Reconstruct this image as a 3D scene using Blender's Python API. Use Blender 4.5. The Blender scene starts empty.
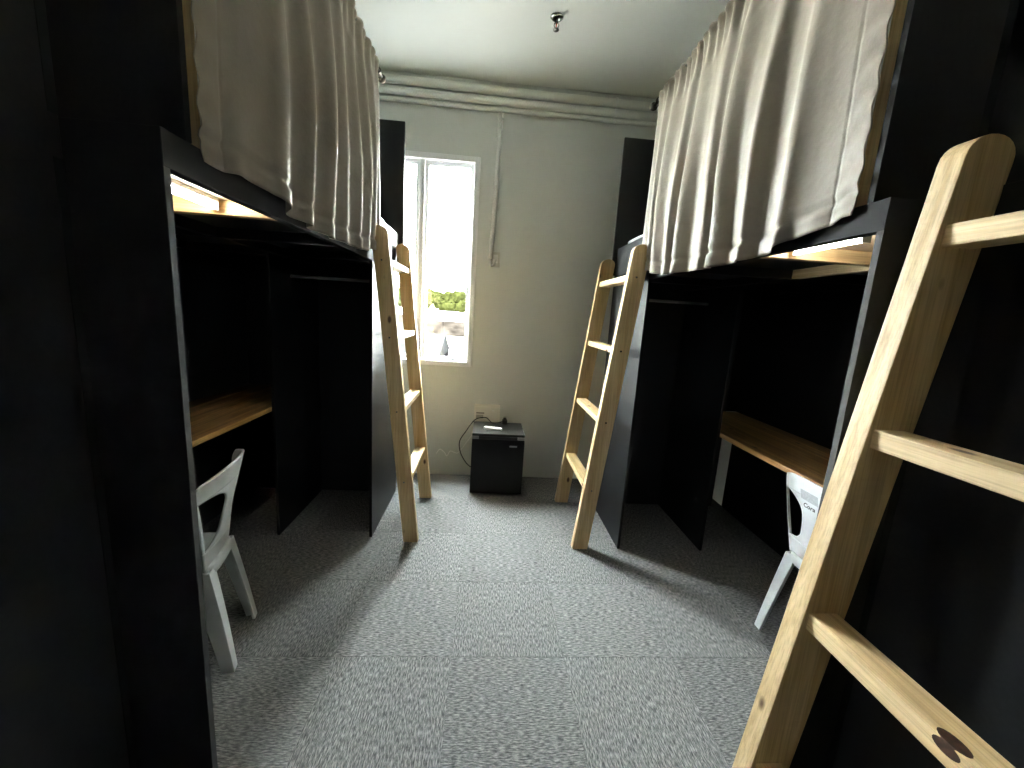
import bpy, bmesh, math, random
from mathutils import Vector, Matrix
random.seed(7)
R = math.radians
scene = bpy.context.scene
col = scene.collection

# ------------------------------------------------------------------ camera
FPX = 399.0
yaw, pitch, roll = R(4.14), R(9.94), R(3.635)
cf = Vector((math.sin(yaw)*math.cos(pitch), math.cos(yaw)*math.cos(pitch), -math.sin(pitch)))
cr = Vector((math.cos(yaw), -math.sin(yaw), 0))
cu = cr.cross(cf)
r2 = math.cos(roll)*cr + math.sin(roll)*cu
u2 = -math.sin(roll)*cr + math.cos(roll)*cu
cam = bpy.data.cameras.new('camera')
cam.sensor_width = 36.0
cam.lens = FPX/1024*36.0
cam.clip_start = 0.02
cam.clip_end = 600
camo = bpy.data.objects.new('camera', cam)
col.objects.link(camo)
M = Matrix((r2, u2, -cf)).transposed().to_4x4()
M.translation = (0, 0, 1.5)
camo.matrix_world = M
scene.camera = camo

# ------------------------------------------------------------------ world, sun, exposure
SKY = 100.0
w = bpy.data.worlds.new('world')
scene.world = w
w.use_nodes = True
bg = w.node_tree.nodes['Background']
bg.inputs[0].default_value = (0.93, 0.98, 1.0, 1)
bg.inputs[1].default_value = SKY
sun = bpy.data.lights.new('sun', 'SUN')
sun.energy = 160
sun.angle = R(3)
sun.color = (1, 0.96, 0.88)
suno = bpy.data.objects.new('sun', sun)
col.objects.link(suno)
# the sun stands high behind the building, so it only reaches the ground outside
suno.rotation_euler = Vector((0.25, 1.0, -1.5)).to_track_quat('-Z', 'Y').to_euler()
scene.view_settings.view_transform = 'Standard'
scene.view_settings.look = 'None'
scene.view_settings.gamma = 1
scene.view_settings.use_curve_mapping = False
scene.view_settings.exposure = 0.68
cy = scene.cycles
cy.use_denoising = True
cy.max_bounces = 14
cy.diffuse_bounces = 9
cy.glossy_bounces = 4
cy.transparent_max_bounces = 12
cy.sample_clamp_indirect = 12
cy.caustics_reflective = False
cy.caustics_refractive = False

# ------------------------------------------------------------------ materials
def new_mat(name):
    m = bpy.data.materials.new(name)
    m.use_nodes = True
    nt = m.node_tree
    return m, nt, nt.nodes['Principled BSDF']

def N(nt, t, **kw):
    n = nt.nodes.new(t)
    for k, v in kw.items():
        setattr(n, k, v)
    return n

def plain(name, c, rough=.5, metal=0, spec=.5, bump=0, bscale=80, var=0, vscale=6):
    m, nt, b = new_mat(name)
    b.inputs['Base Color'].default_value = (*c, 1)
    b.inputs['Roughness'].default_value = rough
    b.inputs['Metallic'].default_value = metal
    b.inputs['Specular IOR Level'].default_value = spec
    tc = N(nt, 'ShaderNodeTexCoord')
    if var:
        n = N(nt, 'ShaderNodeTexNoise')
        n.inputs['Scale'].default_value = vscale
        n.inputs['Detail'].default_value = 5
        nt.links.new(tc.outputs['Object'], n.inputs['Vector'])
        r = N(nt, 'ShaderNodeValToRGB')
        r.color_ramp.elements[0].position = .3
        r.color_ramp.elements[1].position = .7
        r.color_ramp.elements[0].color = (*[x*(1-var) for x in c], 1)
        r.color_ramp.elements[1].color = (*[min(1, x*(1+var)) for x in c], 1)
        nt.links.new(n.outputs['Fac'], r.inputs['Fac'])
        nt.links.new(r.outputs['Color'], b.inputs['Base Color'])
    if bump:
        n2 = N(nt, 'ShaderNodeTexNoise')
        n2.inputs['Scale'].default_value = bscale
        n2.inputs['Detail'].default_value = 4
        nt.links.new(tc.outputs['Object'], n2.inputs['Vector'])
        bp = N(nt, 'ShaderNodeBump')
        bp.inputs['Strength'].default_value = bump
        bp.inputs['Distance'].default_value = .01
        nt.links.new(n2.outputs['Fac'], bp.inputs['Height'])
        nt.links.new(bp.outputs['Normal'], b.inputs['Normal'])
    return m

def wood(name, axis, light, dark, knots=True, rough=.55, seed=0.0, streak=26, vmin=.82, vmax=1.12):
    """pine: stretched grain noise along one local axis, growth bands and sparse knots"""
    m, nt, b = new_mat(name)
    L = nt.links.new
    tc = N(nt, 'ShaderNodeTexCoord')
    oi = N(nt, 'ShaderNodeObjectInfo')
    off = N(nt, 'ShaderNodeVectorMath', operation='SCALE')
    cmb = N(nt, 'ShaderNodeCombineXYZ')
    for i in range(3):
        L(oi.outputs['Random'], cmb.inputs[i])
    L(cmb.outputs[0], off.inputs[0])
    off.inputs['Scale'].default_value = 17 + seed
    add = N(nt, 'ShaderNodeVectorMath', operation='ADD')
    L(tc.outputs['Object'], add.inputs[0])
    L(off.outputs[0], add.inputs[1])
    mp = N(nt, 'ShaderNodeMapping')
    sc = [streak]*3
    sc['XYZ'.index(axis)] = 1.3
    mp.inputs['Scale'].default_value = sc
    L(add.outputs[0], mp.inputs['Vector'])
    g = N(nt, 'ShaderNodeTexNoise')
    g.inputs['Scale'].default_value = 1.0
    g.inputs['Detail'].default_value = 6
    g.inputs['Distortion'].default_value = .6
    L(mp.outputs[0], g.inputs['Vector'])
    r = N(nt, 'ShaderNodeValToRGB')
    r.color_ramp.elements[0].position = .34
    r.color_ramp.elements[0].color = (*dark, 1)
    r.color_ramp.elements[1].position = .62
    r.color_ramp.elements[1].color = (*light, 1)
    L(g.outputs['Fac'], r.inputs['Fac'])
    colr = r.outputs['Color']
    # fine fibres
    mp2 = N(nt, 'ShaderNodeMapping')
    sc2 = [240]*3
    sc2['XYZ'.index(axis)] = 6
    mp2.inputs['Scale'].default_value = sc2
    L(add.outputs[0], mp2.inputs['Vector'])
    g2 = N(nt, 'ShaderNodeTexNoise')
    g2.inputs['Scale'].default_value = 1
    g2.inputs['Detail'].default_value = 3
    L(mp2.outputs[0], g2.inputs['Vector'])
    mx = N(nt, 'ShaderNodeMix', data_type='RGBA', blend_type='MULTIPLY')
    mx.inputs['Factor'].default_value = .35
    L(colr, mx.inputs[6])
    r2_ = N(nt, 'ShaderNodeValToRGB')
    r2_.color_ramp.elements[0].color = (.45, .42, .38, 1)
    r2_.color_ramp.elements[0].position = .35
    r2_.color_ramp.elements[1].position = .55
    L(g2.outputs['Fac'], r2_.inputs['Fac'])
    L(r2_.outputs['Color'], mx.inputs[7])
    colr = mx.outputs[2]
    if knots:
        mp3 = N(nt, 'ShaderNodeMapping')
        sc3 = [9]*3
        sc3['XYZ'.index(axis)] = 4.5
        mp3.inputs['Scale'].default_value = sc3
        L(add.outputs[0], mp3.inputs['Vector'])
        v = N(nt, 'ShaderNodeTexVoronoi')
        v.inputs['Scale'].default_value = 1
        L(mp3.outputs[0], v.inputs['Vector'])
        rk = N(nt, 'ShaderNodeValToRGB')
        rk.color_ramp.elements[0].color = (1, 1, 1, 1)
        rk.color_ramp.elements[0].position = .07
        rk.color_ramp.elements[1].color = (0, 0, 0, 1)
        rk.color_ramp.elements[1].position = .13
        L(v.outputs['Distance'], rk.inputs['Fac'])
        mk = N(nt, 'ShaderNodeMix', data_type='RGBA')
        L(rk.outputs['Color'], mk.inputs['Factor'])
        L(colr, mk.inputs[6])
        mk.inputs[7].default_value = (.10, .045, .02, 1)
        colr = mk.outputs[2]
    # board to board variation
    hs = N(nt, 'ShaderNodeHueSaturation')
    mr = N(nt, 'ShaderNodeMapRange')
    L(oi.outputs['Random'], mr.inputs['Value'])
    mr.inputs['To Min'].default_value = vmin
    mr.inputs['To Max'].default_value = vmax
    L(mr.outputs[0], hs.inputs['Value'])
    L(colr, hs.inputs['Color'])
    L(hs.outputs[0], b.inputs['Base Color'])
    b.inputs['Roughness'].default_value = rough
    bp = N(nt, 'ShaderNodeBump')
    bp.inputs['Strength'].default_value = .12
    bp.inputs['Distance'].default_value = .004
    L(g2.outputs['Fac'], bp.inputs['Height'])
    L(bp.outputs['Normal'], b.inputs['Normal'])
    return m

PINE_L, PINE_D = (.76, .58, .33), (.58, .40, .19)
pineZ = wood('pine_upright', 'Z', PINE_L, PINE_D)
pineY = wood('pine_lengthwise', 'Y', PINE_L, PINE_D)
pineX = wood('pine_crosswise', 'X', (.72, .50, .24), (.55, .35, .14), knots=False)
deskM = wood('varnished_pine_planks', 'Y', (.62, .36, .13), (.30, .14, .04), rough=.35, streak=30, vmin=.62, vmax=1.25)
deskE = wood('varnished_pine_edge', 'Y', (.78, .50, .22), (.55, .30, .10), knots=False, rough=.35)
plyM = wood('plywood', 'Y', (.72, .55, .36), (.60, .42, .26), knots=False, streak=9)
blackM = plain('black_laminate', (.0085, .0095, .011), .48, spec=.30, bump=.06, bscale=420, var=.25, vscale=90)
paintM = plain('black_paint', (.008, .0085, .0095), .75, spec=.18)
edgeDM = plain('charcoal_edge_band', (.018, .0185, .02), .7, spec=.12, var=.12, vscale=40)
edgeM = plain('grey_edge_band', (.07, .07, .071), .7, spec=.15, var=.12, vscale=40)
wallM = plain('painted_wall', (.72, .74, .715), .8, bump=.05, bscale=60, var=.03, vscale=1.2)
ceilM = plain('painted_ceiling', (.90, .92, .86), .8, bump=.04, bscale=9, var=.02, vscale=1.5)
pvcM = plain('white_plastic', (.88, .88, .86), .4)
pipeM = plain('painted_pipe', (.86, .87, .82), .45, var=.04, vscale=5)
frameM = plain('window_aluminium', (.90, .91, .92), .35)
gasketM = plain('window_gasket', (.35, .36, .37), .5)
chairM = plain('chair_plastic', (.76, .80, .82), .38, var=.05, vscale=14, bump=.03, bscale=300)
markM = plain('black_marker', (.01, .01, .012), .6)
smudgeM = plain('moulded_stamp', (.50, .54, .56), .5, var=.15, vscale=120)
darkmetalM = plain('dark_metal', (.09, .085, .08), .3, metal=.9)
steelM = plain('chrome', (.75, .75, .74), .2, metal=1)
rodM = plain('brushed_rod', (.80, .80, .78), .3, metal=.35)
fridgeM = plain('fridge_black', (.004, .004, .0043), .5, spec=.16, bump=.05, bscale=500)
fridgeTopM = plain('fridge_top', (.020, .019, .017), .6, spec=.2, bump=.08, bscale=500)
silverM = plain('silver_trim', (.33, .33, .33), .4, metal=.4)
rubberM = plain('black_rubber', (.012, .012, .012), .5)
remoteM = plain('remote_white', (.85, .85, .84), .35)
beddingM = plain('white_bedding', (.82, .83, .86), .85, bump=.25, bscale=25)
mattM = plain('mattress_ticking', (.70, .71, .74), .85, bump=.15, bscale=60)
carpetBase = plain('carpet_backing', (.10, .105, .105), .95)

def carpet():
    m, nt, b = new_mat('grey_loop_carpet')
    L = nt.links.new
    tc = N(nt, 'ShaderNodeTexCoord')
    oi = N(nt, 'ShaderNodeObjectInfo')
    cmb = N(nt, 'ShaderNodeCombineXYZ')
    L(oi.outputs['Random'], cmb.inputs[0])
    L(oi.outputs['Random'], cmb.inputs[1])
    sc = N(nt, 'ShaderNodeVectorMath', operation='SCALE')
    sc.inputs['Scale'].default_value = 31
    L(cmb.outputs[0], sc.inputs[0])
    add = N(nt, 'ShaderNodeVectorMath', operation='ADD')
    L(tc.outputs['Object'], add.inputs[0])
    L(sc.outputs[0], add.inputs[1])
    mp = N(nt, 'ShaderNodeMapping')
    mp.inputs['Scale'].default_value = (42, 230, 60)
    L(add.outputs[0], mp.inputs['Vector'])
    n = N(nt, 'ShaderNodeTexNoise')
    n.inputs['Scale'].default_value = 1
    n.inputs['Detail'].default_value = 4
    n.inputs['Roughness'].default_value = .65
    L(mp.outputs[0], n.inputs['Vector'])
    r = N(nt, 'ShaderNodeValToRGB')
    e = r.color_ramp.elements
    e[0].position = .36
    e[0].color = (.056, .059, .060, 1)
    e[1].position = .64
    e[1].color = (.345, .342, .330, 1)
    k = e.new(.5)
    k.color = (.157, .160, .157, 1)
    L(n.outputs['Fac'], r.inputs['Fac'])
    hs = N(nt, 'ShaderNodeHueSaturation')
    mr = N(nt, 'ShaderNodeMapRange')
    L(oi.outputs['Random'], mr.inputs['Value'])
    mr.inputs['To Min'].default_value = .92
    mr.inputs['To Max'].default_value = 1.07
    L(mr.outputs[0], hs.inputs['Value'])
    L(r.outputs['Color'], hs.inputs['Color'])
    L(hs.outputs[0], b.inputs['Base Color'])
    b.inputs['Roughness'].default_value = .95
    b.inputs['Specular IOR Level'].default_value = .15
    bp = N(nt, 'ShaderNodeBump')
    bp.inputs['Strength'].default_value = .3
    bp.inputs['Distance'].default_value = .004
    L(n.outputs['Fac'], bp.inputs['Height'])
    L(bp.outputs['Normal'], b.inputs['Normal'])
    return m
carpetM = carpet()

def cloth(name, c, trans):
    m, nt, b = new_mat(name)
    L = nt.links.new
    tc = N(nt, 'ShaderNodeTexCoord')
    mp = N(nt, 'ShaderNodeMapping')
    mp.inputs['Scale'].default_value = (900, 900, 900)
    L(tc.outputs['Object'], mp.inputs['Vector'])
    n = N(nt, 'ShaderNodeTexNoise')
    n.inputs['Scale'].default_value = 1
    n.inputs['Detail'].default_value = 2
    L(mp.outputs[0], n.inputs['Vector'])
    n3 = N(nt, 'ShaderNodeTexNoise')
    n3.inputs['Scale'].default_value = 14
    n3.inputs['Detail'].default_value = 4
    L(tc.outputs['Object'], n3.inputs['Vector'])
    bp = N(nt, 'ShaderNodeBump')
    bp.inputs['Strength'].default_value = .18
    bp.inputs['Distance'].default_value = .02
    L(n3.outputs['Fac'], bp.inputs['Height'])
    L(bp.outputs['Normal'], b.inputs['Normal'])
    r = N(nt, 'ShaderNodeValToRGB')
    r.color_ramp.elements[0].color = (*[x*.86 for x in c], 1)
    r.color_ramp.elements[1].color = (*[x*1.12 for x in c], 1)
    L(n.outputs['Fac'], r.inputs['Fac'])
    L(r.outputs['Color'], b.inputs['Base Color'])
    b.inputs['Roughness'].default_value = .5
    b.inputs['Specular IOR Level'].default_value = .28
    b.inputs['Sheen Weight'].default_value = .12
    t = N(nt, 'ShaderNodeBsdfTranslucent')
    L(r.outputs['Color'], t.inputs['Color'])
    mix = N(nt, 'ShaderNodeMixShader')
    mix.inputs[0].default_value = trans
    L(b.outputs[0], mix.inputs[1])
    L(t.outputs[0], mix.inputs[2])
    L(mix.outputs[0], nt.nodes['Material Output'].inputs['Surface'])
    return m
clothM = cloth('taupe_curtain_cloth', (.43, .388, .332), .20)

def glass():
    m, nt, b = new_mat('window_glass')
    tr = N(nt, 'ShaderNodeBsdfTransparent')
    tr.inputs['Color'].default_value = (.95, .97, .96, 1)
    gl = N(nt, 'ShaderNodeBsdfGlossy')
    gl.inputs['Roughness'].default_value = .02
    mix = N(nt, 'ShaderNodeMixShader')
    mix.inputs[0].default_value = .05
    nt.links.new(tr.outputs[0], mix.inputs[1])
    nt.links.new(gl.outputs[0], mix.inputs[2])
    nt.links.new(mix.outputs[0], nt.nodes['Material Output'].inputs['Surface'])
    return m
glassM = glass()

def glow(name, c, s):
    m, nt, b = new_mat(name)
    b.inputs['Base Color'].default_value = (.9, .9, .9, 1)
    b.inputs['Emission Color'].default_value = (*c, 1)
    b.inputs['Emission Strength'].default_value = s
    return m
tubeM = glow('led_tube', (.97, 1.0, .98), 48)

# ------------------------------------------------------------------ mesh helpers
class MB:
    def __init__(s):
        s.v, s.f = [], []
    def box(s, a, b):
        x0, y0, z0 = [min(p, q) for p, q in zip(a, b)]
        x1, y1, z1 = [max(p, q) for p, q in zip(a, b)]
        n = len(s.v)
        s.v += [(x0,y0,z0),(x1,y0,z0),(x1,y1,z0),(x0,y1,z0),(x0,y0,z1),(x1,y0,z1),(x1,y1,z1),(x0,y1,z1)]
        s.f += [tuple(n+i for i in q) for q in ((0,3,2,1),(4,5,6,7),(0,1,5,4),(1,2,6,5),(2,3,7,6),(3,0,4,7))]
        return s
    def prism(s, poly, axis, a, b):
        """poly of 2D points, extruded along axis from a to b"""
        n = len(s.v); k = len(poly)
        for t in (a, b):
            for (p, q) in poly:
                s.v.append({'X': (t, p, q), 'Y': (p, t, q), 'Z': (p, q, t)}[axis])
        s.f.append(tuple(n+i for i in range(k)))
        s.f.append(tuple(n+k+i for i in reversed(range(k))))
        for i in range(k):
            j = (i+1) % k
            s.f.append((n+j, n+i, n+k+i, n+k+j))
        return s
    def tube(s, pts, r, seg=10, cap=True):
        pts = [Vector(p) for p in pts]
        rs = r if isinstance(r, (list, tuple)) else [r]*len(pts)
        n = len(s.v)
        up = None
        for i, p in enumerate(pts):
            t = (pts[min(i+1, len(pts)-1)] - pts[max(i-1, 0)]).normalized()
            if up is None:
                up = Vector((0, 0, 1)) if abs(t.z) < .9 else Vector((1, 0, 0))
            a = t.cross(up).normalized()
            bb = a.cross(t).normalized()
            up = bb
            for k in range(seg):
                th = 2*math.pi*k/seg
                s.v.append(tuple(p + rs[i]*(math.cos(th)*a + math.sin(th)*bb)))
        for i in range(len(pts)-1):
            for k in range(seg):
                k2 = (k+1) % seg
                s.f.append((n+i*seg+k, n+i*seg+k2, n+(i+1)*seg+k2, n+(i+1)*seg+k))
        if cap:
            s.f.append(tuple(n+k for k in reversed(range(seg))))
            m = n+(len(pts)-1)*seg
            s.f.append(tuple(m+k for k in range(seg)))
        return s
    def loft(s, rings, cap=True):
        n = len(s.v); k = len(rings[0])
        for rg in rings:
            s.v += [tuple(p) for p in rg]
        for i in range(len(rings)-1):
            for j in range(k):
                j2 = (j+1) % k
                s.f.append((n+i*k+j, n+i*k+j2, n+(i+1)*k+j2, n+(i+1)*k+j))
        if cap:
            s.f.append(tuple(n+j for j in reversed(range(k))))
            s.f.append(tuple(n+(len(rings)-1)*k+j for j in range(k)))
        return s
    def grid(s, fn, nu, nv):
        n = len(s.v)
        for j in range(nv+1):
            for i in range(nu+1):
                s.v.append(tuple(fn(i/nu, j/nv)))
        for j in range(nv):
            for i in range(nu):
                a = n+j*(nu+1)+i
                s.f.append((a, a+1, a+nu+2, a+nu+1))
        return s

def link(name, mesh, parent=None):
    o = bpy.data.objects.new(name, mesh)
    col.objects.link(o)
    if parent is not None:
        o.parent = parent
    return o

def wloc(o):
    p = Vector((0, 0, 0))
    while o is not None:
        p += o.location
        o = o.parent
    return p

def build(name, mb, mat, parent=None, origin=None, bevel=0, smooth=False, local=False, solid=0):
    """one mesh object; vertices given in world space (local=False) or in the parent's frame"""
    vs = [Vector(v) for v in mb.v]
    if origin == 'mid' or origin is None:
        lo = Vector([min(v[i] for v in vs) for i in range(3)])
        hi = Vector([max(v[i] for v in vs) for i in range(3)])
        o = (lo+hi)/2
        if parent is None:
            o.z = lo.z
    else:
        o = Vector(origin)
    me = bpy.data.meshes.new(name)
    me.from_pydata([tuple(v-o) for v in vs], [], mb.f)
    bm = bmesh.new(); bm.from_mesh(me)
    bmesh.ops.recalc_face_normals(bm, faces=bm.faces)
    if smooth:
        for f in bm.faces: f.smooth = True
    bm.to_mesh(me); bm.free()
    me.materials.append(mat)
    ob = link(name, me, parent)
    ob.location = o if (local or parent is None) else o - wloc(parent)
    if bevel:
        md = ob.modifiers.new('bevel', 'BEVEL')
        md.width = bevel; md.segments = 2; md.limit_method = 'ANGLE'
    if solid:
        md = ob.modifiers.new('solid', 'SOLIDIFY')
        md.thickness = solid; md.offset = 0
    return ob

def B(a, b):
    return MB().box(a, b)

def tag(o, label=None, cat=None, group=None, kind=None):
    if label: o['label'] = label
    if cat: o['category'] = cat
    if group: o['group'] = group
    if kind: o['kind'] = kind
    return o

def thing(name, loc, label, cat, group=None, rz=0):
    o = bpy.data.objects.new(name, None)
    col.objects.link(o)
    o.location = loc
    o.rotation_euler.z = rz
    o.empty_display_size = .1
    return tag(o, label, cat, group)

# ------------------------------------------------------------------ room shell
XL, XR, YB, YR, ZC = -1.80, 2.08, 3.535, -1.75, 3.30
WX0, WX1, WZ0, WZ1 = -1.05, -.114, 1.012, 2.735      # window opening

floor = tag(build('floor', B((XL-.12, YR-.12, -.15), (XR+.12, YB+.15, -.006)), carpetBase),
            'grey carpet tile floor between the two rows of loft beds', 'floor', kind='structure')
TS = .5
tx0, ty0 = .42-5*TS, 1.53-7*TS
def tile_mesh(x0, x1, y0, y1):
    mb = MB()
    g = .0002
    x0 += g; x1 -= g; y0 += g; y1 -= g
    c = .0012
    ring0 = [(x0,y0,-.0065),(x1,y0,-.0065),(x1,y1,-.0065),(x0,y1,-.0065)]
    ring1 = [(x0,y0,-.0012),(x1,y0,-.0012),(x1,y1,-.0012),(x0,y1,-.0012)]
    ring2 = [(x0+c,y0+c,0),(x1-c,y0+c,0),(x1-c,y1-c,0),(x0+c,y1-c,0)]
    return mb.loft([ring0, ring1, ring2])
full = None
for i in range(0, 9):
    for j in range(0, 12):
        x0, x1 = max(tx0+i*TS, XL), min(tx0+(i+1)*TS, XR)
        y0, y1 = max(ty0+j*TS, YR), min(ty0+(j+1)*TS, YB)
        if x1-x0 < .01 or y1-y0 < .01: continue
        turn = (i+j) % 2
        isfull = abs(x1-x0-TS) < 1e-6 and abs(y1-y0-TS) < 1e-6
        cx, cyy = (x0+x1)/2, (y0+y1)/2
        if isfull and full is not None:
            t = full.copy(); col.objects.link(t)
            t.location = Vector((cx, cyy, 0)) - floor.location
        else:
            hx, hy = (x1-x0)/2, (y1-y0)/2
            if turn: hx, hy = hy, hx
            mb = tile_mesh(-hx, hx, -hy, hy)
            t = build('carpet_tile', mb, carpetM, floor, origin=(0, 0, 0))
            t.location = Vector((cx, cyy, 0)) - floor.location
            if isfull: full = t
        t.rotation_euler.z = math.pi/2 if turn else 0

tag(build('ceiling', B((XL-.12, YR-.12, ZC), (XR+.12, YB+.15, ZC+.15)), ceilM), 'pale off-white painted ceiling', 'ceiling', kind='structure')
tag(build('wall_left', B((XL-.12, YR-.12, -.15), (XL, YB+.15, ZC)), wallM), 'white painted side wall behind the left loft beds', 'wall', kind='structure')
tag(build('wall_right', B((XR, YR-.12, -.15), (XR+.12, YB+.15, ZC)), wallM), 'white painted side wall behind the right loft beds', 'wall', kind='structure')
mb = MB()
mb.box((XL, YB, -.15), (WX0, YB+.15, ZC)).box((WX1, YB, -.15), (XR, YB+.15, ZC))
mb.box((WX0, YB, -.15), (WX1, YB+.15, WZ0)).box((WX0, YB, WZ1), (WX1, YB+.15, ZC))
tag(build('wall_back', mb, wallM), 'pale grey painted wall with the window and the mini fridge', 'wall', kind='structure')
tag(build('wall_front', B((XL, YR-.12, -.15), (XR, YR, ZC)), wallM), 'white painted wall with the room door', 'wall', kind='structure')
# room door in the wall behind the photographer
door = thing('door_1', (.1, YR, 0), 'plain white room door in the wall opposite the window', 'door')
door['kind'] = 'structure'
build('door_leaf', B((-.35, YR+.001, .01), (.55, YR+.04, 2.05)), pvcM, door, bevel=.003)
build('door_frame', MB().box((-.41, YR+.001, 0), (-.352, YR+.06, 2.11)).box((.552, YR+.001, 0), (.61, YR+.06, 2.11)).box((-.352, YR+.001, 2.052), (.552, YR+.06, 2.11)), frameM, door)
build('handle', MB().tube([(.47, YR+.04, 1.02), (.47, YR+.09, 1.02), (.36, YR+.09, 1.02)], .01), steelM, door, smooth=True)

# ------------------------------------------------------------------ window
win = thing('window_1', ((WX0+WX1)/2, YB, WZ0), 'tall white two-casement window glowing with daylight', 'window')
win['kind'] = 'structure'
FW = .045
yf0, yf1 = YB-.018, YB+.10
mb = MB().box((WX0, yf0, WZ0), (WX0+FW, yf1, WZ1)).box((WX1-FW, yf0, WZ0), (WX1, yf1, WZ1))
mb.box((WX0+FW, yf0, WZ0), (WX1-FW, yf1, WZ0+FW)).box((WX0+FW, yf0, WZ1-FW), (WX1-FW, yf1, WZ1))
build('window_frame', mb, frameM, win, bevel=.003)
MC = (WX0+WX1)/2
build('mullion', B((MC-.02, YB, WZ0+FW), (MC+.02, YB+.08, WZ1-FW)), frameM, win, bevel=.003)
def casement(x0, x1, hinge):
    z0, z1 = WZ0+FW+.002, WZ1-FW-.002
    sw = .026
    mb = MB().box((x0, YB+.02, z0), (x0+sw, YB+.06, z1)).box((x1-sw, YB+.02, z0), (x1, YB+.06, z1))
    mb.box((x0+sw, YB+.02, z0), (x1-sw, YB+.06, z0+sw)).box((x0+sw, YB+.02, z1-sw), (x1-sw, YB+.06, z1))
    s = build('casement_frame', mb, frameM, win, bevel=.003)
    g = .006
    mb = MB().box((x0+sw, YB+.026, z0+sw), (x0+sw+g, YB+.05, z1-sw)).box((x1-sw-g, YB+.026, z0+sw), (x1-sw, YB+.05, z1-sw))
    mb.box((x0+sw+g, YB+.026, z0+sw), (x1-sw-g, YB+.05, z0+sw+g)).box((x0+sw+g, YB+.026, z1-sw-g), (x1-sw-g, YB+.05, z1-sw))
    build('gasket', mb, gasketM, s)
    p = build('pane', B((x0+sw+.001, YB+.036, z0+sw+.001), (x1-sw-.001, YB+.041, z1-sw-.001)), glassM, win)
    hx = x0+sw/2 if hinge > 0 else x1-sw/2
    mb = MB().box((hx-.010, YB+.008, 1.60), (hx+.010, YB+.02, 1.68)).box((hx-.006, YB-.012, 1.555), (hx+.006, YB+.004, 1.665))
    build('handle', mb, pvcM, s, bevel=.002)
casement(WX0+FW+.002, MC-.021, -1)
casement(MC+.021, WX1-FW-.002, 1)

# ------------------------------------------------------------------ far loft beds (by the window)
ZB0, ZB1 = 1.755, 1.83     # side rail
def hem_interp(tab, y):
    for (a, za), (b, zb) in zip(tab, tab[1:]):
        if y <= b:
            t = max(0, (y-a)/(b-a)); t = t*t*(3-2*t)
            return za+(zb-za)*t
    return tab[-1][1]

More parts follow.
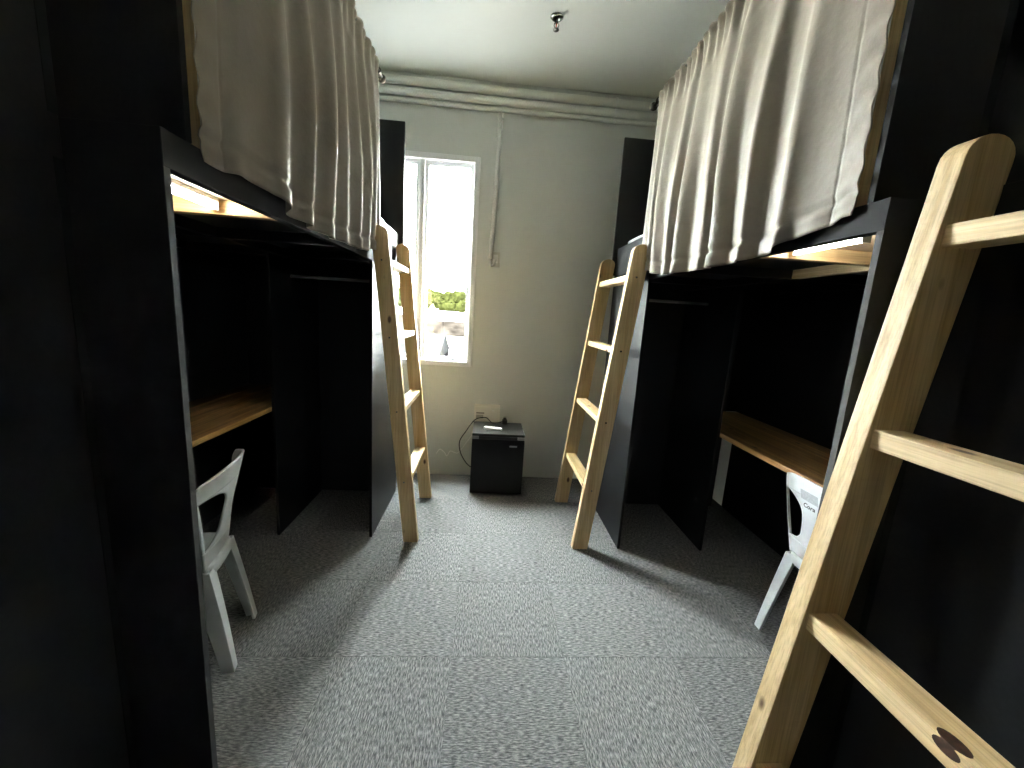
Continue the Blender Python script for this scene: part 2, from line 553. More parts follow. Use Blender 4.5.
def loft_bed(s, ax, wallx, yn, yc, yf, divx, upx, deskz, side):
    """s: +1 for the right row, -1 for the left; ax: aisle plane; yn near board, yc closet front, yf far board"""
    T = .018
    bed = thing('loft_bed', ((ax+wallx)/2, (yn+yf)/2, 0),
                'black loft bed on the %s with curtain, open wardrobe and desk bay' % side, 'loft bed',
                'loft beds of black boards')
    P = lambda n, a, b, m=blackM, bev=.0012: build(n, B(a, b), m, bed, bevel=bev)
    win_ = wallx - s*.012
    # near partition board with its grey edge band
    p = P('partition_board', (ax, yn-T, 0), (wallx-s*.001, yn, ZB1))
    build('edge_band', B((ax-s*.001, yn-T, 0), (ax, yn, ZB0)), edgeM, p)
    build('edge_band', B((ax-s*.001, yn-T, ZB0+.001), (ax, yn, ZB1)), paintM, p)
    p = P('panel_board', (ax+s*.001, 1.002, ZB1+.0005), (wallx-s*.001, 1.002+T, 2.79))
    build('edge_band', B((ax, 1.002, ZB1+.001), (ax+s*.001, 1.002+T, 2.79)), edgeDM, p)
    # far partition, wider above the mattress
    lowend = wallx - s*.10 if s > 0 else wallx
    P('partition_board', (ax, yf, 0), (lowend, yf+T, ZB1))
    P('head_board', (upx, yf, ZB1+.0005), (wallx, yf+T, 2.785))
    # wardrobe
    p = P('wardrobe_side', (ax, yc, 0), (ax+s*T, yf, 2.025))
    build('edge_band', B((ax+s*.001, yc-.001, 0), (ax+s*(T-.001), yc, 1.75)), edgeDM, p)
    p = P('wardrobe_side', (divx, yc, 0), (divx+s*T, yf, ZB0))
    build('edge_band', B((divx+s*.001, yc-.001, 0), (divx+s*(T-.001), yc, ZB0-.001)), edgeDM, p)
    rod = build('clothes_rod', MB().tube([(ax+s*T, 2.72, 1.65), (divx, 2.72, 1.65)], .0095, 12), rodM, bed, smooth=True)
    # desk bay: board on the wall
    if s > 0:
        P('filler_board', (lowend+s*.0005, yf, deskz), (wallx-s*.001, yf+T, ZB1))
    P('wall_board', (wallx-s*.001, yn, 0), (win_, yf-.004, ZB0))
    # bed base
    P('side_rail', (ax, yn, ZB0), (ax+s*.03, yf, ZB1), paintM)
    P('side_rail', (wallx-s*.001, yn, ZB0+.0005), (wallx-s*.03, yf, ZB1))
    build('base_board', B((ax+s*.03, yn, 1.80), (wallx-s*.03, 1.45, 1.815)), plyM, bed)
    build('base_board', B((ax+s*.03, 1.4505, 1.80), (wallx-s*.03, yf, 1.815)), blackM, bed)  # black colours in the shade beyond the first joist
    for y in (1.41, 1.95, 2.55):
        build('joist', B((ax+s*.03, y, ZB0), (wallx-s*.03, y+.04, 1.80)), pineX if y < 1.5 else blackM, bed, bevel=.002)  # joists past the lit first one are coloured black as shade
    mid = (ax+wallx)/2
    for a, b in ((1.451, 1.949), (1.991, 2.549), (2.591, yf)):
        build('centre_beam', B((mid-.02, a, ZB0+.002), (mid+.02, b, 1.80)), pineY if (a < 1.5 and s > 0) else blackM, bed, bevel=.002)  # only the lit right-hand piece is pine; black paints the others as shaded
    # posts and curtain rod
    for y0, y1 in ((1.021, 1.060), (2.50, 2.535)):
        build('post', B((ax+s*.004, y0, ZB1), (ax+s*.044, y1, 2.80)), pineZ, bed, bevel=.002)
    cr_ = build('curtain_rod', MB().tube([(ax-s*.012, 1.022, 2.775), (ax-s*.012, 2.58, 2.775)], .011, 12), darkmetalM, bed, smooth=True)
    prof = [(.011, 0), (.020, .004), (.024, .016), (.020, .028), (.008, .036)]
    rings = [[(ax-s*.012+r*math.cos(2*math.pi*k/14), 2.575+h, 2.775+r*math.sin(2*math.pi*k/14)) for k in range(14)] for r, h in prof]
    build('finial', MB().loft(rings), darkmetalM, cr_, smooth=True)
    build('rod_bracket', MB().box((ax-s*.014, 2.512, 2.745), (ax+s*.004, 2.524, 2.765)).tube([(ax-s*.012, 2.509, 2.775), (ax-s*.012, 2.527, 2.775)], .017, 12), darkmetalM, cr_)
    return bed

bedL = loft_bed(-1, -.68, XL, .948, 2.457, 3.13, -1.262, -.644, .85, 'left')
bedR = loft_bed(+1, .945, XR, .975, 2.385, 3.045, 1.515, .914, .83, 'right')

# desks
def desk(s, xf, xb, y0, y1, z, side):
    d = thing('desk', ((xf+xb)/2, (y0+y1)/2, z-.03), 'varnished pine plank desk board fixed under the %s loft bed' % side, 'desk', 'desk boards under the loft beds')
    n = 5
    wd = abs(xb-xf)-.012
    cuts = [0, .21, .40, .62, .80, 1.0] if s < 0 else [0, .19, .42, .60, .83, 1.0]
    build('front_edge', B((xf, y0, z-.028), (xf+s*.011, y1, z)), deskE, d, bevel=.0015)
    for a, b in zip(cuts, cuts[1:]):
        build('plank', B((xf+s*(.012+wd*a+.0006), y0, z-.028), (xf+s*(.012+wd*b-.0006), y1, z-.0005)), deskM, d, bevel=.001)
desk(-1, -1.283, XL+.013, .949, 3.124, .85, 'left')
desk(+1, 1.536, XR-.013, .976, 3.039, .83, 'right')

# under-bed tube lights
def tube_light(x, y0, y1, side):
    t = thing('tube_light', (x, (y0+y1)/2, 1.77), 'short lit LED tube under the %s bed base over the desk' % side, 'light', 'tube lights under the beds')
    build('housing', B((x-.014, y0, 1.786), (x+.014, y1, 1.7995)), pvcM, t, bevel=.002)
    build('tube', MB().tube([(x, y0+.004, 1.776), (x, y1-.004, 1.776)], .010, 12), tubeM, t, smooth=True)
    for a, b in ((y0, y0+.004), (y1-.004, y1)):
        build('end_cap', B((x-.013, a, 1.764), (x+.013, b, 1.786)), pvcM, t)
tube_light(-.872, 1.06, 1.39, 'left')
tube_light(1.07, 1.13, 1.395, 'right')

# mattresses and pillows
def pillow(s, x, y, z, lx, ly, h, label):
    def fn(u, v):
        a = -math.pi+2*math.pi*u; b_ = -math.pi/2+math.pi*v
        sg = lambda t, p: math.copysign(abs(t)**p, t)
        cb = sg(math.cos(b_), .7)
        return (x+lx/2*cb*sg(math.cos(a), .5), y+ly/2*cb*sg(math.sin(a), .5), z+h/2+h/2*sg(math.sin(b_), .9))
    p = build('pillow', MB().grid(fn, 32, 16), beddingM, smooth=True)
    tag(p, label, 'pillow', 'pillows at the window end of the beds')
for s, ax, wx, yn, yf, side in ((-1, -.68, XL, .948, 3.13, 'left'), (1, .945, XR, .975, 3.045, 'right')):
    m = build('mattress', B((ax+s*.046, 1.064, 1.8155), (wx-s*.04, yf-.005, 2.03)), mattM, bevel=.03)
    tag(m, 'pale mattress lying in the %s loft bed behind the curtain' % side, 'mattress', 'mattresses')
pillow(-1, -.955, 2.86, 2.032, .44, .46, .075, 'white pillow on the left loft bed peeking over the board beside the window')
pillow(1, 1.19, 2.80, 2.032, .44, .44, .045, 'flat white pillow edge peeking over the board of the right loft bed')

# ------------------------------------------------------------------ curtains
def curtain(s, ax, y0, y1, hem, ridges, ph, label, seed, gain=1.0):
    rnd = random.Random(seed)
    # uneven fold positions
    pos = [0.0]+[(y-y0)/(y1-y0) for y in ridges]
    nf = len(pos)-1
    amp = [0.0]+[gain*rnd.uniform(.7, 1.15)*(.75 if i == 0 else 1) for i, _ in enumerate(ridges)]
    def fold(u):
        for k in range(nf):
            if u <= pos[k+1] or k == nf-1:
                t = (u-pos[k])/(pos[k+1]-pos[k])
                a = amp[k]*(1-t)+amp[k+1]*t
                # rounded ridges with a broad trough between them
                if k == 0:
                    t = .5+.5*max(0, (t-.45)/.55)
                    return amp[1]*(.5+.5*math.cos(2*math.pi*t))**1.5
                return a*(.5+.5*math.cos(2*math.pi*t))**1.4
        return 0
    zt = 2.79
    c = thing('curtain', (ax-s*.02, (y0+y1)/2, 1.8), label, 'curtain', 'bed curtains')
    def fn(u, v):
        y = y0+(y1-y0)*u
        zb = hem_interp(hem, y)
        z = zt+(zb-zt)*v
        # the gathered top keeps many small pleats, the skirt relaxes into broad folds
        top = max(0, 1-v/.16)
        A = .012+.040*min(1, v*1.5)
        edge = min(1, u/.10)**1.2*min(1, .45+(1-u)/.08)
        d = .014+.008*edge+A*fold(u)*edge
        d += .010*(top**.7)*math.sin(u*math.pi*2*nf*2.6+math.sin(u*9)*1.4)*(.4+.6*edge)
        d += .0040*math.sin(u*57+v*3)*v*edge + .0055*math.sin(v*5.2+u*14)*edge
        d += .014*math.sin(math.pi*min(1, v*1.02))**2*(.2+.8*edge)*(1-u**3)
        # puckered side hem at the near end
        if u < .06:
            d += .004*math.sin(v*70)*(1-u/.06)
        if .048 < u < .054:
            d -= .0016
        # sleeve around the rod
        if v < .035:
            d += .006*math.sin(math.pi*v/.035)
        # stitched hem
        if .930 < v < .950: d -= .005
        if v > .952: d += .002+.004*math.sin(u*95)*edge
        y += .016*math.sin(u*2*math.pi*nf+ph)*v*edge*(1-u)
        z += .010*fold(u)*(v**3)*-1*edge
        return (ax-s*d, y, z)
    cl = build('cloth', MB().grid(fn, 300, 90), clothM, c, smooth=True, solid=.0016)
    return c
hemL = [(1.0, 1.80), (1.06, 1.797), (1.19, 1.808), (1.28, 1.800), (1.42, 1.765), (1.67, 1.757), (2.0, 1.765), (2.45, 1.815)]
hemR = [(1.0, 1.808), (1.06, 1.806), (1.1, 1.793), (1.2, 1.776), (1.33, 1.745), (1.49, 1.742), (1.77, 1.742), (2.07, 1.752), (2.45, 1.815)]
curtain(-1, -.68, 1.028, 2.47, hemL, (1.34, 1.48, 1.68, 1.85, 2.01, 2.16, 2.31, 2.47), .3, 'taupe cloth curtain drawn along the left loft bed', 11)
curtain(+1, .945, 1.038, 2.47, hemR, (1.26, 1.42, 1.63, 1.75, 1.95, 2.06, 2.24, 2.34, 2.47), 1.2, 'taupe cloth curtain drawn along the right loft bed', 23, .85)

# ------------------------------------------------------------------ ladders
knotM = plain('wood_knot', (.045, .018, .008), .6, var=.6, vscale=70)
def ladder(s, xf, lean, wd, yn, yf, th, H, rungs, label, rth=.036, rdp=.075, knot=None):
    """s: direction of lean; xf: aisle-side X of the foot; yn / yf: camera-facing Y of near and far rail"""
    L = thing('ladder', (xf+s*wd/2, (yn+yf+th)/2, 0), label, 'ladder', 'pine bunk ladders')
    def rail(y):
        pts = [(xf, 0), (xf+s*wd, 0)]
        zc = H-wd*.46
        xc = lambda z: xf+s*(z*lean)
        n = 12
        for k in range(n+1):
            a = math.pi*k/n
            # flattened round top
            px = wd/2+wd/2*math.cos(a)
            pz = zc+wd*.46*math.sin(a)**.85
            pts.append((xc(pz)+s*px, pz))
        r = build('rail', MB().prism(pts, 'Y', y, y+th), pineZ, L, bevel=.002)
        return r
    rn, rf = rail(yn), rail(yf)
    for z in rungs:
        zc = z-rth/2
        x0 = xf+s*(zc*lean+.012)
        rg = build('rung', B((x0, yn+th, z-rth), (x0+s*rdp, yf, z)), pineY, L, bevel=.003)
        if knot and abs(z-knot[2]) < .01:
            kp = [(knot[0]+s*.014*math.cos(a), knot[1]+.026*math.sin(a)) for a in [2*math.pi*i/18 for i in range(18)]]
            build('knot', MB().prism(kp, 'Z', z-.004, z+.0006), knotM, rg)
            kp = [(knot[1]+.022*math.cos(a), z-.012+.011*math.sin(a)) for a in [2*math.pi*i/18 for i in range(18)]]
            build('knot', MB().prism(kp, 'X', x0-s*.0006, x0+s*.003), knotM, rg)
        for r_, y in ((rn, yn), (rf, yf)):
            cx = x0+s*rdp*.5
            build('screw', MB().tube([(cx, y-.0012, zc), (cx, y+.001, zc)], .006, 8), steelM, r_)
ladder(-1, -.375, .109, .092, 2.408, 3.035, .045, 1.945, (.43, .885, 1.335, 1.775), 'pine ladder leaning on the left loft bed beside the window')
ladder(+1, .637, .101, .102, 2.37, 3.03, .045, 1.945, (.43, .885, 1.335, 1.775), 'pine ladder leaning on the right loft bed beside the mini fridge')
ladder(+1, .722, .1275, .111, .17, .83, .053, 1.925, (.36, .815, 1.292, 1.742), 'large pine ladder in the right foreground leaning on the nearest black board', rth=.045, rdp=.075, knot=(.848, .525, .815))

# ------------------------------------------------------------------ near loft beds (beside the photographer)
def near_bed(s, ax, wallx, yn, yf, side, lean_x):
    bed = thing('loft_bed', ((ax+wallx)/2, (yn+yf)/2, 0), 'black board side of the nearest loft bed at the %s edge of the picture' % side, 'loft bed', 'loft beds of black boards')
    P = lambda n, a, b, m=blackM: build(n, B(a, b), m, bed, bevel=.0012)
    P('wardrobe_side', (ax, yf-.72, 0), (ax+s*.018, yf, 2.30))
    P('side_rail', (lean_x, yn, ZB0), (ax, yf-.001, ZB1)) if abs(lean_x-ax) > .001 else None
    build('corner_streak', B((ax-s*.002, yf-.02, 0), (ax, yf-.001, 1.75)), edgeDM, bed)  # added paler strip imitates the streak of light caught on this corner
    build('corner_streak', B((ax-s*.002, yf-.02, 1.831), (ax, yf-.001, 2.30)), edgeDM, bed)
    P('partition_board', (ax, yn-.018, 0), (wallx-s*.001, yn, 2.79))
    P('wardrobe_side', (ax+s*.55, yf-.72, 0), (ax+s*.568, yf, 1.755))
    build('base_board', B((ax+s*.018, yn, 1.80), (wallx-s*.001, yf, 1.815)), plyM, bed)
    P('wall_board', (wallx-s*.001, yn, 0), (wallx-s*.012, yf, 1.80))
near_bed(-1, -.87, XL, -1.20, .929, 'left', -.87)
near_bed(+1, 1.127, XR, -1.20, .956, 'right', 1.062)

# ------------------------------------------------------------------ chairs
def chair(loc, rz, label, mark):
    c = thing('plastic_chair', loc, label, 'chair', 'plastic chairs at the desks', rz)
    P = lambda n, mb, **k: build(n, mb, chairM, c, local=True, **k)
    # seat: rounded square slab with a shallow dip and a turned-down rim
    def seat_ring(k, z, sx=1, sy=1):
        ring = []
        for i in range(32):
            a = 2*math.pi*i/32
            ca, sa = math.cos(a), math.sin(a)
            px = math.copysign(abs(ca)**.5, ca); py = math.copysign(abs(sa)**.5, sa)
            hw = .172+.022*px                      # wider at the front
            ring.append((.225+.185*px*k*sx, hw*py*k*sy, z))
        return ring
    rings = [seat_ring(.97, .405), seat_ring(1.0, .41), seat_ring(1.0, .442), seat_ring(.97, .452), seat_ring(.86, .450), seat_ring(.55, .440), seat_ring(.15, .437)]
    P('seat', MB().loft(rings), smooth=True)
    # backrest: top rail, centre splat and two slim stiles around two rounded openings
    z0, z1 = .44, .862
    def surf(y, z):
        t = (z-z0)/(z1-z0)
        return (.062-.075*t-.02*t*t+1.75*y*y*(.35+.65*t), y, z-1.0*t*t*y*y)
    def so(z):
        t = (z-z0)/(z1-z0)
        v = .138+.086*min(1, t*1.15)
        if t > .90: v -= .022*((t-.90)/.10)**2
        return v
    oz0, oz1 = .53, .775
    def halfw(z):   # centre splat half width inside the opening zone
        t = (z-oz0)/(oz1-oz0)
        inn = so(z)-.014
        base = .050+.022*(1-t)**1.4-.010*math.sin(math.pi*min(1, t))
        if t > .62:
            q = (t-.62)/.38
            base += (inn-base)*(1-math.sqrt(max(0, 1-q*q)))
        if t < .22:
            q = 1-t/.22
            base += (inn-base)*(1-math.sqrt(max(0, 1-q*q)))
        return min(base, inn)
    mb = MB()
    mb.grid(lambda u, v: surf((2*u-1)*so(oz1+(z1-oz1)*v), oz1+(z1-oz1)*v), 24, 10)
    mb.grid(lambda u, v: surf((2*u-1)*so(z0+(oz0-z0)*v), z0+(oz0-z0)*v), 24, 8)
    import math as _m
    zz = lambda v: oz0+(oz1-oz0)*(.5-.5*_m.cos(_m.pi*v))
    mb.grid(lambda u, v: surf((2*u-1)*halfw(zz(v)), zz(v)), 16, 40)
    for sd in (-1, 1):
        mb.grid(lambda u, v: surf(sd*(so(zz(v))-.0145*(1-u)), zz(v)), 2, 40)
    bk = P('backrest', mb, smooth=True, solid=.009)
    # rolled lip along the top
    pts = []
    for i in range(21):
        y = (2*i/20-1)*.202
        x, y, z = surf(y, z1-.002-3.0*max(0, abs(y)-.14)**2)
        pts.append((x-.003, y, z))
    build('top_lip', MB().tube(pts, .007, 8), chairM, bk, smooth=True).location -= Vector((0, 0, 0))
    # legs: tapered angle-section legs, splayed
    def leg(top, foot, wx, wy, sx, sy):
        rings = []
        for k in range(6):
            t = k/5
            p = Vector(top).lerp(Vector(foot), t)
            p.x += (-.003 if sx < 0 else .003)*math.sin(math.pi*t)
            a, b_ = wx*(1-.40*t), wy*(1-.35*t)
            th = .012
            # L section: outer corner at (sx, sy)
            prof = [(0, 0), (-sx*a, 0), (-sx*a, -sy*th), (-sx*th, -sy*th), (-sx*th, -sy*b_), (0, -sy*b_)]
            rings.append([(p.x+q[0], p.y+q[1], p.z) for q in prof])
        P('leg', MB().loft(rings), bevel=.002)
    for sy in (-1, 1):
        leg((.052, sy*.142, .435), (-.018, sy*.168, 0), .075, .062, -1, sy)
        leg((.395, sy*.175, .425), (.425, sy*.195, 0), .070, .062, 1, sy)
    if mark:
        # worn moulded stamp and a marker-pen name on the outside of the back
        me = MB().grid(lambda u, v: tuple(Vector(surf(.048-.096*u, .762+.045*v))+Vector((-.0052, 0, 0))), 6, 3)
        bl = Vector(wloc(bk)) * 0
        o = build('moulded_stamp', me, smudgeM, c, local=True)
        cu_ = bpy.data.curves.new('mark', 'FONT')
        cu_.body = 'Cora'
        cu_.size = .030
        cu_.shear = .25
        cu_.offset = .0006
        to = bpy.data.objects.new('mark', cu_)
        col.objects.link(to)
        bpy.context.view_layer.update()
        dg = bpy.context.evaluated_depsgraph_get()
        me2 = bpy.data.meshes.new_from_object(to.evaluated_get(dg))
        bpy.data.objects.remove(to)
        # lay the letters on the back surface, read from behind (x_text -> -y local)
        for v in me2.vertices:
            y, z = .034-v.co.x*1.05, .728+v.co.y
            x, y, z = surf(y, z)
            v.co = Vector((x-.0058, y, z))
        me2.materials.clear(); me2.materials.append(markM)
        t = link('marker_writing', me2, c)
        tag(t, 'black marker pen name written on the chair back')
chair((-1.008, 1.612, 0), math.pi+R(15), 'light grey plastic chair at the left desk, half hidden by the black board', False)
chair((1.475, 1.565, 0), R(0), 'light grey plastic chair at the right desk with black writing on its back', True)

# ------------------------------------------------------------------ mini fridge and what lies on it
FX0, FX1, FY0, FY1, FZ = -.070, .358, 3.10, 3.475, .535
fr = thing('mini_fridge', ((FX0+FX1)/2, (FY0+FY1)/2, 0), 'small black mini fridge standing on the carpet against the window wall', 'fridge')
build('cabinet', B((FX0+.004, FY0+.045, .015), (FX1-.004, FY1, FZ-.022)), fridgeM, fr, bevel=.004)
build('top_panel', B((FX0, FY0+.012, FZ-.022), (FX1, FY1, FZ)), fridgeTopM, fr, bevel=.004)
dr = build('door', B((FX0, FY0, .025), (FX1, FY0+.042, FZ-.045)), fridgeM, fr, bevel=.005)
build('handle_recess', B((FX0+.055, FY0+.010, FZ-.0445), (FX1-.06, FY0+.040, FZ-.0225)), rubberM, dr)
build('hinge_cap', B((FX0+.001, FY0+.004, FZ-.0445), (FX0+.054, FY0+.041, FZ-.0225)), silverM, dr, bevel=.002)
build('hinge_cap', B((FX1-.059, FY0+.004, FZ-.0445), (FX1-.001, FY0+.041, FZ-.0225)), silverM, dr, bevel=.002)
build('badge', B((FX1-.122, FY0-.0015, FZ-.104), (FX1-.060, FY0+.002, FZ-.090)), silverM, dr, bevel=.0005)
for x in (FX0+.04, FX1-.04):
    for y in (FY0+.08, FY1-.05):
        build('foot', MB().tube([(x, y, 0), (x, y, .02)], .016, 12), rubberM, fr)

rm = thing('remote_control', (.098, 3.235, FZ), 'white remote control lying on top of the mini fridge', 'remote', rz=R(-17))
def rring(z, k):
    pts = []
    for i in range(28):
        a = 2*math.pi*i/28
        ca, sa = math.cos(a), math.sin(a)
        pts.append((.075*k*math.copysign(abs(ca)**.55, ca), .024*k*math.copysign(abs(sa)**.6, sa), z))
    return pts
build('body', MB().loft([rring(.0005, .93), rring(.004, 1.05), rring(.016, 1.05), rring(.0195, 1.0), rring(.021, .85)]), remoteM, rm, local=True, smooth=True)
build('display', B((-.052, -.012, .0205), (-.020, .012, .0215)), plain('remote_screen', (.55, .58, .56), .2), rm, local=True)
build('button', B((.018, -.008, .0208), (.034, .008, .0225)), plain('remote_button', (.25, .26, .28), .4), rm, local=True, bevel=.001)
for i in range(2):
    build('button', B((.042, -.012+.014*i, .0208), (.052, -.002+.014*i, .0222)), plain('remote_button_pale', (.6, .61, .62), .4), rm, local=True, bevel=.001)

pc = thing('power_cord', (.20, 3.42, FZ), 'black power cord with its plug lying over the back of the mini fridge', 'cord')
def bez(pts, n=14):
    """Catmull-Rom through points"""
    out = []
    P_ = [Vector(p) for p in pts]
    P_ = [P_[0]*2-P_[1]] + P_ + [P_[-1]*2-P_[-2]]
    for i in range(1, len(P_)-2):
        p0, p1, p2, p3 = P_[i-1:i+3]
        for k in range(n):
            t = k/n
            out.append(.5*((2*p1)+(-p0+p2)*t+(2*p0-5*p1+4*p2-p3)*t*t+(-p0+3*p1-3*p2+p3)*t**3))
    out.append(P_[-2])
    return out
cord = bez([(.185, 3.42, FZ+.022), (.10, 3.40, FZ+.010), (.04, 3.44, FZ+.045), (-.03, 3.45, FZ+.035), (-.075, 3.43, FZ+.008), (-.13, 3.42, .46), (-.185, 3.42, .36), (-.175, 3.42, .26), (-.13, 3.43, .17), (-.085, 3.44, .12), (-.064, 3.44, .115)])
build('cable', MB().tube(cord, .0045, 8), rubberM, pc, smooth=True)
mbp = MB().box((.182, 3.40, FZ+.001), (.225, 3.445, FZ+.040)).box((.190, 3.41, FZ+.040), (.218, 3.438, FZ+.056))
pl = build('plug', mbp, rubberM, pc, bevel=.004)
build('prong', B((.195, 3.418, FZ+.056), (.199, 3.428, FZ+.072)), steelM, pl)
build('prong', B((.209, 3.418, FZ+.056), (.213, 3.428, FZ+.072)), steelM, pl)

# distribution box on the wall behind the fridge
bx = thing('breaker_box', (.043, YB, .50), 'cream wall-mounted switch box just above the back of the mini fridge', 'switch box')
build('housing', B((-.072, YB-.045, .46), (.160, YB-.0005, .682)), plain('cream_plastic', (.86, .84, .77), .5), bx, bevel=.006)
cover = build('cover', B((-.055, YB-.050, .48), (.150, YB-.045, .664)), plain('cream_plastic_cover', (.80, .785, .72), .45), bx, bevel=.003)
build('label_strip', B((-.052, YB-.0512, .604), (.020, YB-.050, .616)), plain('label_grey', (.26, .25, .21), .6), cover)
build('label_strip', B((-.052, YB-.0512, .560), (.012, YB-.050, .594)), plain('label_faint', (.42, .41, .36), .6, var=.2, vscale=90), cover)
build('latch', B((.085, YB-.054, .630), (.112, YB-.050, .640)), pvcM, cover, bevel=.001)

# loose white cable against the wall left of the fridge
wc = build('loose_cable', MB().tube(bez([(-.075, YB-.012, .40), (-.14, YB-.010, .30), (-.20, YB-.010, .215), (-.235, YB-.010, .215), (-.275, YB-.010, .225), (-.305, YB-.010, .18), (-.33, YB-.010, .215), (-.37, YB-.012, .24), (-.40, YB-.02, .20)]), .0035, 8), pvcM, smooth=True)
tag(wc, 'thin loose white cable hanging against the wall left of the mini fridge', 'cable')

# ------------------------------------------------------------------ pipes, conduit, socket, sprinkler
for z, r, dy, ph, lab in ((3.225, .031, .034, 0, 'thick white pipe running along the wall nearest the ceiling'),
                          (3.152, .027, .030, 1.0, 'white pipe running along the wall, second below the ceiling'),
                          (3.098, .017, .019, 2.0, 'thin white pipe running along the wall, lowest of three')):
    pts = []
    for i in range(49):
        t = i/48
        pts.append((XL+(XR-XL)*t, YB-dy-.001*(1+math.sin(t*9+ph)), z+.003*math.sin(t*7+ph)-.006*t))
    o = thing('wall_pipe', ((XL+XR)/2, YB-dy, z), lab, 'pipe', 'pipes along the window wall')
    build('pipe', MB().tube(pts, r, 14, cap=False), pipeM, o, smooth=True)
    for x in (-1.2, .95):
        build('clip', MB().tube([(x-.008, YB-dy-.004, z-.003), (x+.008, YB-dy-.004, z-.003)], r+.004, 14), pvcM, o)

cd = thing('cable_conduit', (.01, YB, 1.93), 'slim white vertical conduit dropping from the pipes to the wall socket', 'conduit')
build('tube', MB().tube([(.026, YB-.019, 3.07), (.022, YB-.019, 2.6), (.004, YB-.019, 1.945)], .018, 12), pvcM, cd, smooth=True)
build('cord_end', MB().tube(bez([(.003, YB-.014, 1.95), (.004, YB-.020, 1.915), (.016, YB-.032, 1.893), (.034, YB-.036, 1.905), (.043, YB-.036, 1.945)]), .0085, 10), pvcM, cd, smooth=True)
build('plug', B((.030, YB-.050, 1.935), (.058, YB-.0135, 1.962)), pvcM, cd, bevel=.004)
build('clamp', MB().box((.034, YB-.012, 2.925), (.050, YB-.001, 3.065)).box((.030, YB-.030, 3.03), (.052, YB-.012, 3.075)).tube([(.042, YB-.012, 2.945), (.042, YB-.030, 2.945)], .010, 10), frameM, cd, bevel=.002)
sk = thing('wall_socket', (.046, YB, 1.95), 'white wall socket plate at the foot of the vertical conduit', 'socket')
build('plate', B((.008, YB-.012, 1.885), (.084, YB-.0005, 2.005)), plain('socket_plate', (.66, .65, .60), .4), sk, bevel=.003)
build('insert', B((.024, YB-.0133, 1.915), (.068, YB-.012, 1.985)), pvcM, sk, bevel=.001)

sp = thing('sprinkler_head', (.333, 2.77, ZC), 'chrome fire sprinkler head on the ceiling', 'sprinkler')
def lathe(cx, cyy, prof, seg=20):
    return MB().loft([[(cx+r*math.cos(2*math.pi*k/seg), cyy+r*math.sin(2*math.pi*k/seg), z) for k in range(seg)] for r, z in prof])
SX, SY = .333, 2.77
chromeD = plain('sprinkler_chrome', (.42, .42, .38), .22, metal=1)
build('escutcheon', lathe(SX, SY, [(.040, ZC-.0005), (.040, ZC-.004), (.034, ZC-.010), (.018, ZC-.012), (.016, ZC-.004)]), chromeD, sp, smooth=True)
build('body', lathe(SX, SY, [(.013, ZC-.008), (.013, ZC-.028), (.010, ZC-.034)]), darkmetalM, sp, smooth=True)
for sgn in (-1, 1):
    build('frame_arm', MB().tube([(SX+sgn*.009, SY, ZC-.030), (SX+sgn*.015, SY, ZC-.048), (SX+sgn*.004, SY, ZC-.066)], .0028, 8), chromeD, sp, smooth=True)
build('bulb', MB().tube([(SX, SY, ZC-.034), (SX, SY, ZC-.064)], .003, 8), plain('red_bulb', (.5, .05, .03), .2), sp, smooth=True)
build('deflector', lathe(SX, SY, [(.006, ZC-.062), (.008, ZC-.068), (.018, ZC-.071), (.018, ZC-.073), (.003, ZC-.074)]), chromeD, sp, smooth=True)

# ------------------------------------------------------------------ outside the window: a low neighbourhood and trees
GZ = -7.0
grM = plain('ground_outside', (.50, .48, .42), .9, var=.25, vscale=.12)
asM = plain('dark_ground', (.07, .07, .072), .9, var=.2, vscale=.5)
rd = build('unseen_ground', B((-120, YB+.16, GZ-.5), (90, 16, GZ)), asM)  # out of view, added dark to cut the bounce onto the ceiling
tag(rd, 'unseen dark ground added below the window to dim the ceiling', 'unseen_ground', kind='structure')
g = build('ground', B((-120, 16.001, GZ-.5), (90, 260, GZ)), grM)
tag(g, 'sunlit ground far below the window', 'ground', kind='structure')
roofMs = [plain('metal_roof_pale', (.62, .62, .60), .5, var=.12, vscale=.8), plain('metal_roof_grey', (.0056, .0056, .0057), 1.0, spec=0, var=.6, vscale=.8), plain('roof_rust', (.005, .0042, .0036), 1.0, spec=0, var=.6, vscale=.8)]
hwM = [plain('house_wall_white', (.78, .77, .73), .85, var=.06, vscale=.6), plain('house_wall_cream', (.70, .66, .56), .85, var=.06, vscale=.6)]
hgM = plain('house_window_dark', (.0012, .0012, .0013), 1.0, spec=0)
hfM = plain('house_window_frame', (.7, .7, .7), .5)
def house(cx, cyy, wx, dy, h, ri, wi, label):
    H = thing('house', (cx, cyy, GZ), label, 'house', 'houses seen through the window')
    build('wall', B((cx-wx/2, cyy-dy/2, GZ), (cx+wx/2, cyy+dy/2, GZ+h)), hwM[wi], H)
    e = .5
    build('roof', MB().prism([(cyy-dy/2-e, GZ+h), (cyy+dy/2+e, GZ+h), (cyy+dy/2+e, GZ+h+.12), (cyy, GZ+h+dy*.22), (cyy-dy/2-e, GZ+h+.12)], 'X', cx-wx/2-e, cx+wx/2+e), roofMs[ri], H)
    yf = cyy-dy/2
    n = max(2, int(wx/2.2))
    for fl in range(max(1, int(h/2.8))):
        for k in range(n):
            x = cx-wx/2+wx*(k+.5)/n
            z = GZ+1.0+fl*2.8
            fm = build('window', B((x-.62, yf-.06, z), (x+.62, yf-.002, z+1.35)), hfM, H)
            for sg in (-1, 1):
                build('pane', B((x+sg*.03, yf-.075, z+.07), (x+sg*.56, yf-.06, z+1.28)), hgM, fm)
rnd = random.Random(4)
desc = ['pale walled house with a %s roof, %s row below the window']
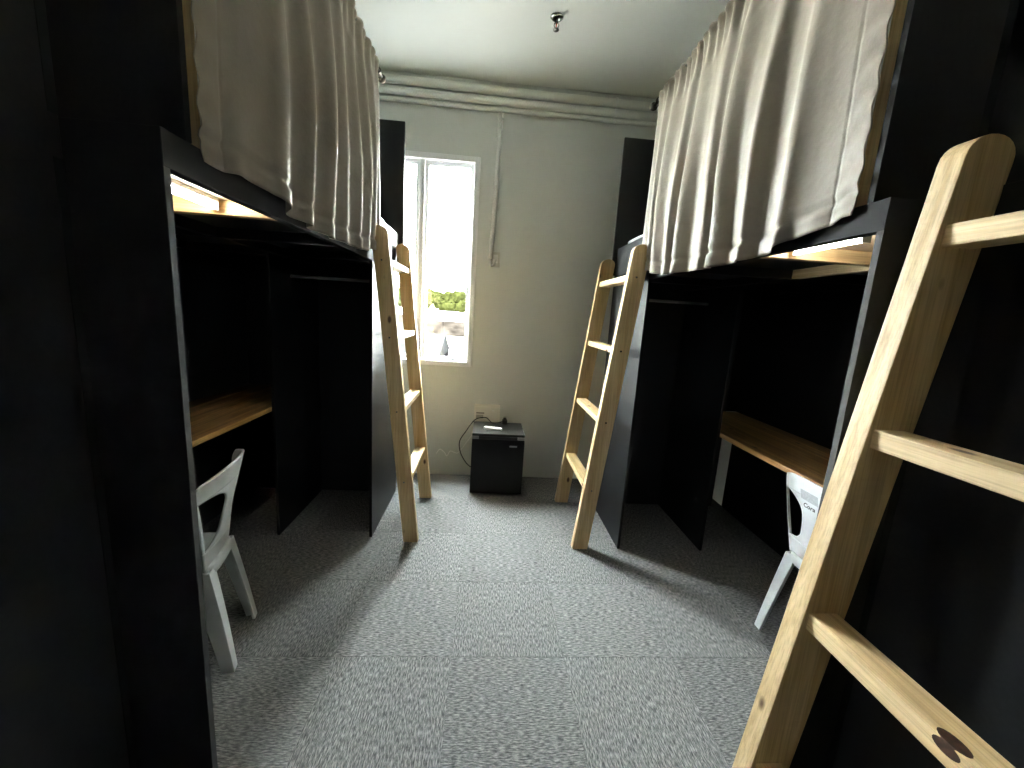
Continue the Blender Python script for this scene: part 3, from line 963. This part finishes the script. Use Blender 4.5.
rows = [(30, (-14.5, -6.2, 2.0), 5.0, 'nearest'), (43, (-19, -10.6, -2.6, 5.5), 5.6, 'second nearest'), (58, (-23, -14.6, -6.4, 2), 6.4, 'third'), (75, (-27, -18, -9.5, -1), 7.2, 'farthest')]
rn_ = ['pale metal', 'grey metal', 'rusty brown']
place = ['leftmost in the', 'second from the left in the', 'third from the left in the', 'rightmost in the']
ii = 0
for y, xs, h, nm in rows:
    for k, x in enumerate(xs):
        ri, wi = ii % 3, ii % 2
        ii += 1
        pl_ = place[3] if k == len(xs)-1 else place[k]
        house(x, y+rnd.uniform(-1.5, 1.5), rnd.uniform(5.2, 6.4), rnd.uniform(5, 6.5), h+rnd.uniform(-.5, .6), ri, wi,
              '%s house with %s roof, %s %s row' % (['white', 'cream'][wi], rn_[ri], pl_, nm))
leafM = plain('tree_leaves', (.0052, .0058, .0018), 1.0, spec=0, var=.5, vscale=1.2)
barkM = plain('tree_bark', (.14, .10, .07), .9)
def tree(cx, cyy, h, rx, label):
    T = thing('tree', (cx, cyy, GZ), label, 'tree', 'trees beyond the houses')
    build('trunk', MB().tube([(cx, cyy, GZ), (cx+.2, cyy, GZ+h*.35), (cx, cyy+.2, GZ+h*.7)], [.38, .28, .14], 8), barkM, T, smooth=True)
    bm = bmesh.new()
    for k in range(13):
        a = rnd.uniform(0, 6.28); q = rnd.uniform(0, 1)**.5
        c = Vector((math.cos(a)*q*rx*.75, math.sin(a)*q*rx*.75, h*(.62+.30*rnd.random()*(1-.4*q))))
        rr = rx*rnd.uniform(.32, .5)
        res = bmesh.ops.create_icosphere(bm, subdivisions=2, radius=rr)
        for v in res['verts']:
            v.co = v.co*(1+rnd.uniform(-.22, .22))
            v.co.z *= .8
            v.co += c
    # loose leaf sprays so the outline is ragged
    for k in range(900):
        a = rnd.uniform(0, 6.28); q = rnd.uniform(.2, 1.15)**.5
        z = h*(.55+.45*rnd.random())
        f_ = math.sqrt(max(.05, 1-((z/h-.72)/.36)**2))
        p = Vector((math.cos(a)*q*rx*f_, math.sin(a)*q*rx*f_, z))
        d1 = Vector((rnd.uniform(-1, 1), rnd.uniform(-1, 1), rnd.uniform(-1, 1))).normalized()*.28
        d2 = d1.cross(Vector((rnd.uniform(-1, 1), rnd.uniform(-1, 1), .3))).normalized()*.16
        vs = [bm.verts.new(p+d1), bm.verts.new(p+d2), bm.verts.new(p-d1), bm.verts.new(p-d2)]
        bm.faces.new(vs)
    me = bpy.data.meshes.new('crown'); bm.to_mesh(me); bm.free()
    me.materials.append(leafM)
    link('crown', me, T)
spots = ((-36, 96, 13.0, 4.3), (-27, 100, 14.6, 4.5), (-17.8, 96, 13.4, 4.4), (-8.8, 100, 14.4, 4.4), (.0, 96, 13.2, 4.2), (10, 100, 14.0, 4.2))
nth = ['leftmost', 'second from the left', 'third from the left', 'fourth from the left', 'fifth from the left', 'rightmost']
for k, (x, y, h, rx) in enumerate(spots):
    tree(x, y, h, rx, 'bright green leafy tree in the front row behind the houses, %s' % nth[k])
for k, x in enumerate((-43, -31, -19.5, -8, 3.5)):
    tree(x, 126+3*(k % 2), 14.6+.9*(k % 3), 5.2, 'pale green tree in the back row of trees, %s' % (nth[k] if k < 4 else nth[5]))
